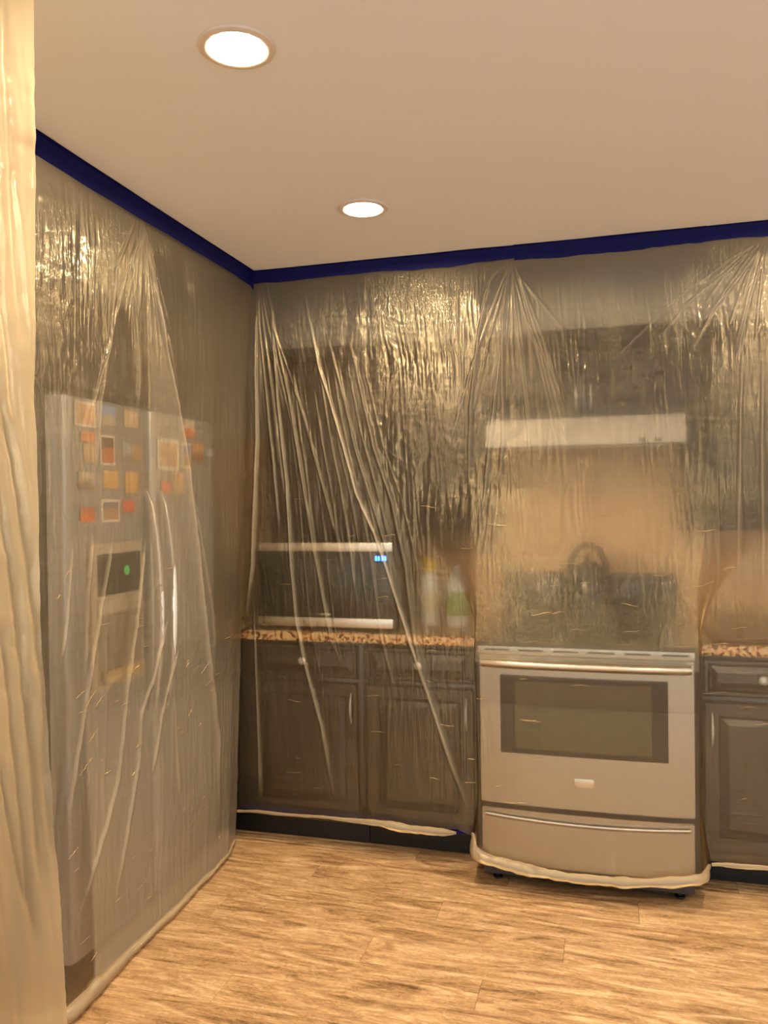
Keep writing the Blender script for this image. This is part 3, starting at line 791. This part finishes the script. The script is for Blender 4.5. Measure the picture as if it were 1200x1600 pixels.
# bias: left border follows the room corner
A0 = XL + (XR - XL) * s + 0 * v
hz = hem_back(A0)
Z = hz + (CEIL - .001 - hz) * v
A = back_left_edge(Z) + (XR - back_left_edge(Z)) * s
Yb = back_surface(A, Z)
H, LW = folds(A, Z, BACK)
topfade = smooth01((CEIL - .03 - Z) / .25)
cling = np.interp(Z, [0, .9, 1.25, 1.55], [.16, .22, .75, 1.0])
H = H * np.interp(Z, [0, .9, 1.3], [.7, .7, 1.0])
un = .004 * vnoise(A, Z, 5, 1.2, 1) + .0022 * vnoise(A, Z, 14, 1.6, 2) + crinkles(A, Z, 3)
# creases that the sheet kept from being folded in its box
H = H + (un + .004) * topfade * cling - .002 * smooth01((.9 - Z) / .05)
P = np.stack([A, Yb - H, Z], -1)
sheet_b = thing('plastic_sheet', 'clear plastic sheet draped over the counter wall and range', 'plastic sheet', (-.3, 3.16, .02))
film_obj('film', P, LW, 'film', sheet_b)
def hem_roll(name, parent, pts, rad, mat='film_roll', seed=1, seg=10, squash=1.0):
    pts = np.array(pts, float)
    d = np.concatenate([[0], np.cumsum(np.linalg.norm(np.diff(pts, axis=0), axis=1))])
    n = max(8, int(d[-1] / .012)); tt = np.linspace(0, d[-1], n)
    q = np.stack([np.interp(tt, d, pts[:, i]) for i in range(3)], -1)
    ker = np.ones(5) / 5
    for i in range(3):
        e = np.pad(q[:, i], 2, mode='edge'); q[:, i] = np.convolve(e, ker, 'valid')
    rr = np.interp(tt / d[-1], [r[0] for r in rad], [r[1] for r in rad]) * (1 + .18 * vnoise(tt, tt * 0, 14, 1, seed) + .12 * vnoise(tt, tt * 0, 45, 1, seed + 1))
    q[:, 2] = np.maximum(q[:, 2] + .003 * vnoise(tt, tt * 0, 10, 1, seed + 2), rr * squash + .001)
    return obj(name, tube(B(), [tuple(p) for p in q], list(rr), seg, squash), mat, parent, smooth=1.2)
def edge_pts(a0, a1, n):
    aa = np.linspace(a0, a1, n); hz_ = hem_back(aa)
    return [(a, float(back_surface(np.array([a]), np.array([h_]))[0]) - .016, h_) for a, h_ in zip(aa, hz_)]
hem_roll('rolled_hem', sheet_b, edge_pts(-1.57, -.60, 50), [(0, .006), (.45, .007), (.6, .010), (.75, .018), (.9, .017), (.97, .008), (1, .004)], seed=5)
hem_roll('rolled_hem', sheet_b, edge_pts(-.545, .335, 90), [(0, .004), (.06, .014), (.15, .020), (.5, .019), (.9, .017), (.97, .010), (1, .005)], seed=15)
hem_roll('rolled_hem', sheet_b, edge_pts(.335, 1.17, 40), [(0, .006), (.2, .010), (1, .009)], seed=25)

# --- sheet along the refrigerator
def lerp_path(pts_f, pts_c, tt, zz):
    """blend a floor path and a ceiling path (same number of knots)"""
    k = np.linspace(0, 1, len(pts_f))
    pf = [np.interp(tt, KNOT, [p[i] for p in pts_f]) for i in range(2)]
    pc = [np.interp(tt, KNOT, [p[i] for p in pts_c]) for i in range(2)]
    w_ = smooth01(zz / CEIL * .9 + .05) if False else np.clip(zz / CEIL, 0, 1)
    return [pf[i] * (1 - w_) + pc[i] * w_ for i in range(2)]
KNOT = [0, .22, .27, .33, .93, .955, 1.0]
PF = [(-2.15, 1.72), (-1.66, 1.80), (-1.53, 1.845), (-1.490, 1.925), (-1.528, 2.985), (-1.540, 3.02), (-1.577, 3.150)]
PC = [(XL, .95), (XL, 1.45), (XL, 1.62), (XL, 1.78), (XL, 3.12), (XL, 3.14), (XL, 3.168)]
na, nz = 620, 470
tt = np.linspace(0, 1, na)[:, None] + np.zeros((1, nz))
hz = np.interp(tt, [0, .2, .27, .32, .4, 1], [.16, .11, .045, .022, .02, .022])
Z = hz + (CEIL - .001 - hz) * np.linspace(0, 1, nz)[None, :]
Xs, Ys = lerp_path(PF, PC, tt, Z)
for _ in range(6):      # soften the knots
    Xs[1:-1] = (Xs[:-2] + 2 * Xs[1:-1] + Xs[2:]) / 4; Ys[1:-1] = (Ys[:-2] + 2 * Ys[1:-1] + Ys[2:]) / 4
Xs = Xs - .012 * np.sin(np.pi * np.clip(Z / CEIL, 0, 1)) * 0
H, LW = folds(Ys, Z, LEFT)
topfade = smooth01((CEIL - .03 - Z) / .25)
un = .007 * vnoise(Ys, Z, 4, 1.0, 31) + .0035 * vnoise(Ys, Z, 11, 1.4, 32) + crinkles(Ys, Z, 33)
# the overlap where two widths of film lie on each other
front = np.interp(Z, [.1, .27, .54, .82, 1.25, 1.59, 1.78, 2.0, 2.28, 2.37], [2.887, 2.887, 2.879, 2.814, 2.721, 2.632, 2.557, 2.462, 2.36, 2.336])
back_ = np.interp(Z, [.1, .8, 1.4, 1.9, 2.3, 2.37], [2.30, 2.33, 2.36, 2.34, 2.33, 2.33])
ov = smooth01((front - Ys) / .012) * smooth01((Ys - back_) / .05) * smooth01((2.3 - Z) / .3)
LW = np.maximum(LW, .22 * ov)
LW = np.maximum(LW, (.05 + .40 * smooth01((1.05 - Z) / .5) + .35 * smooth01((.16 - Z) / .08)) * smooth01((Ys - np.interp(Z, [0, 1.5], [2.045, 1.99])) / .02) * smooth01((2.0 - Z) / .4))
nrm = np.stack([np.ones_like(Xs), np.zeros_like(Xs)], -1)
dX, dY = np.gradient(Xs, axis=0), np.gradient(Ys, axis=0)
ln = np.sqrt(dX ** 2 + dY ** 2) + 1e-9
nx_, ny_ = dY / ln, -dX / ln
H = H + un * topfade
P = np.stack([Xs + nx_ * H, Ys + ny_ * H, Z], -1)
sheet_l = thing('plastic_sheet', 'clear plastic sheet hanging from ceiling to floor in front of the refrigerator', 'plastic sheet', (-1.5, 2.5, 0))
LP = P
film_obj('film', P, LW, 'film_left', sheet_l)
iz = 0
pts = [(float(P[i, 0, 0]) + .004, float(P[i, 0, 1]), float(P[i, 0, 2])) for i in range(int(.2 * na), na - 1, 6)]
hem_roll('rolled_hem', sheet_l, pts, [(0, .006), (.08, .014), (.14, .022), (.35, .020), (.7, .010), (.95, .007), (1, .005)], seed=45)

# --- loose drape nearer to the doorway
NEAR = [
 ([(-1.09, 1.68), (-1.052, 1.466), (-1.003, 1.148), (-0.977, 0.738)], .040, .008, .95),
 ([(-1.094, 1.49), (-1.063, 1.264), (-1.02, 0.97), (-1.005, 0.711)], .040, .008, .95),
 ([(-1.099, 1.251), (-1.074, 1.085), (-1.044, 0.849), (-1.025, 0.613)], .034, .007, .95),
 ([(-1.105, 0.987), (-1.066, 0.811), (-1.04, 0.694)], .030, .006, .9),
 ([(-1.047, 2.381), (-1.047, 2.03), (-1.033, 1.724)], .020, .008, .1),
 ([(-1.073, 2.151), (-1.076, 1.821), (-1.05, 1.56)], .020, .008, .15),
]
na, nz = 230, 420
s = np.linspace(0, 1, na)[:, None]
Z = .015 + (CEIL - .002 - .015) * np.linspace(0, 1, nz)[None, :] + 0 * s
edge = np.interp(Z, [0, .47, .9, 1.3, 1.67, 2.26, 2.44], [-.920, -.958, -.980, -1.008, -1.014, -.988, -.982])
A = -1.75 + (edge + 1.75) * s
H, LWn = folds(A, Z, NEAR)
un = .010 * vnoise(A, Z, 6, 1.0, 61) + .004 * vnoise(A, Z, 16, 2.0, 62) + .0012 * vnoise(A, Z, 35, 9, 63) + .0006 * vnoise(A, Z, 70, 22, 64)
un = un + 1.6 * crinkles(A, Z, 65)
LW = .40 * (.85 + .15 * vnoise(A, Z, 12, 5, 71)) - .40 * np.clip(LWn, 0, 1)
Yn = 1.235 + .03 * (A + 1.0) - (H + un) + .02 * np.sin((Z - .3) * 1.7)
P = np.stack([A, Yn, Z], -1)
sheet_n = thing('plastic_sheet', 'milky loose plastic drape hanging near the doorway before the refrigerator sheet', 'plastic sheet', (-1.3, 1.23, 0))
film_obj('film', P, LW, 'film_near', sheet_n)

# ------------------------------------------------------------------ blue painter's tape
def tape_strip(label, p0, p1, out, ceil_w=.030, down=.052, ends=(0, 0), seed=0):
    """an L-section strip: part on the ceiling, part down the film; 'out' points into the room"""
    p0, p1, out = Vector((*p0, 0)), Vector((*p1, 0)), Vector((*out, 0))
    n = 60; bm = B(); rows = []
    for i in range(n + 1):
        f = i / n; p = p0.lerp(p1, f)
        j = float(vnoise(np.array([f * 8]), np.array([0.]), 1, 1, seed)[0]); j2 = float(vnoise(np.array([f * 22]), np.array([0.]), 1, 1, seed + 1)[0])
        dn = down + .005 * j + .0015 * j2; cw = ceil_w + .004 * float(vnoise(np.array([f * 6]), np.array([0.]), 1, 1, seed + 2)[0])
        if i == 0: dn += ends[0]
        if i == n: dn += ends[1]
        zc = CEIL - .0012
        prof = [(p + out * cw, zc), (p + out * .016, zc - .0006), (p + out * (.011 + .002 * j2), CEIL - .010), (p + out * (.011 + .002 * j), CEIL - dn * .55), (p + out * .010, CEIL - dn)]
        rows.append([bm.verts.new((q.x, q.y, z)) for q, z in prof])
    for a, b in zip(rows, rows[1:]):
        for k in range(4): bm.faces.new((a[k], a[k + 1], b[k + 1], b[k]))
    bmesh.ops.solidify(bm, geom=bm.faces[:], thickness=.0004)
    o = obj('painters_tape', bm, 'tape', None, smooth=.9)
    return tag(o, label, 'tape', 'blue tape along the ceiling')
tape_strip('blue tape strip along the ceiling above the refrigerator sheet', (XL, .95), (XL, 3.165), (1, 0), seed=3, down=.06, ends=(0, .012))
tape_strip('blue tape strip along the ceiling above the microwave', (XL + .012, 3.168), (-.345, 3.168), (0, -1), seed=9)
tape_strip('blue tape strip along the ceiling above the range', (-.352, 3.1675), (.345, 3.1675), (0, -1), seed=15, down=.056, ends=(.0, -.006))
tape_strip('blue tape strip along the ceiling above the tan sheets', (.338, 3.167), (1.18, 3.167), (0, -1), seed=21, down=.050)
# strip holding the hem under the left cabinets
bm = B(); rows = []
for i in range(61):
    x = -1.56 + (1.56 - .50) * i / 60
    j = float(vnoise(np.array([x * 7]), np.array([0.]), 1, 1, 77)[0])
    zl = float(hem_back(np.array([x]))[0]) - (.010 if x < -.72 else .020) + .002 * j
    rows.append([bm.verts.new((x, 3.1835, zl + .030)), bm.verts.new((x, 3.184, zl + .002)), bm.verts.new((x, 3.190, zl)), bm.verts.new((x, 3.214, zl + .0005))])
for a, b in zip(rows, rows[1:]):
    for k in range(3): bm.faces.new((a[k], a[k + 1], b[k + 1], b[k]))
bmesh.ops.solidify(bm, geom=bm.faces[:], thickness=.0004)
tag(obj('painters_tape', bm, 'tape', None, smooth=.9), 'blue tape strip under the cabinet fronts at the plastic hem', 'tape')

# ------------------------------------------------------------------ sharp little creases in the film
def creases(parent, n, place, seed):
    q = random.Random(seed); bm = B()
    for _ in range(n):
        pts = place(q)
        m_ = len(pts)
        tube(bm, pts, [.0010 * math.sin(math.pi * (k + .35) / (m_ - .3)) ** .5 for k in range(m_)], 5)
    o = obj('creases', bm, 'film_crease', parent, smooth=1.5); o['kind'] = 'stuff'
def place_back(q):
    a = q.uniform(-1.4, .6); z = q.choice([q.uniform(.2, .75), q.uniform(.75, 1.5), q.uniform(.9, 1.3)]); ln_ = q.uniform(.02, .09); sl = q.uniform(-.12, .16)
    aa = np.array([a + ln_ * k / 6 for k in range(7)]); zz = np.array([z + sl * ln_ * k / 6 + .002 * math.sin(k + a * 9) for k in range(7)])
    yy = back_surface(aa, zz) - .010 * np.interp(zz, [0, .9, 1.0], [.15, .3, 1])
    return [(float(x), float(y_), float(z_)) for x, y_, z_ in zip(aa, yy, zz)]
creases(sheet_b, 60, place_back, 3)
def place_left(q):
    i = int(q.uniform(.34, .90) * LP.shape[0]); j = int(q.uniform(.03, .55) * LP.shape[1]); n_ = int(q.uniform(4, 13)); sl = q.choice([0, 0, 1, 2])
    return [tuple(float(v_) for v_ in LP[min(i + 2 * k, LP.shape[0] - 1), min(j + (k * sl) // 3, LP.shape[1] - 1)] + np.array([.002, 0, 0])) for k in range(n_)]
creases(sheet_l, 70, place_left, 4)
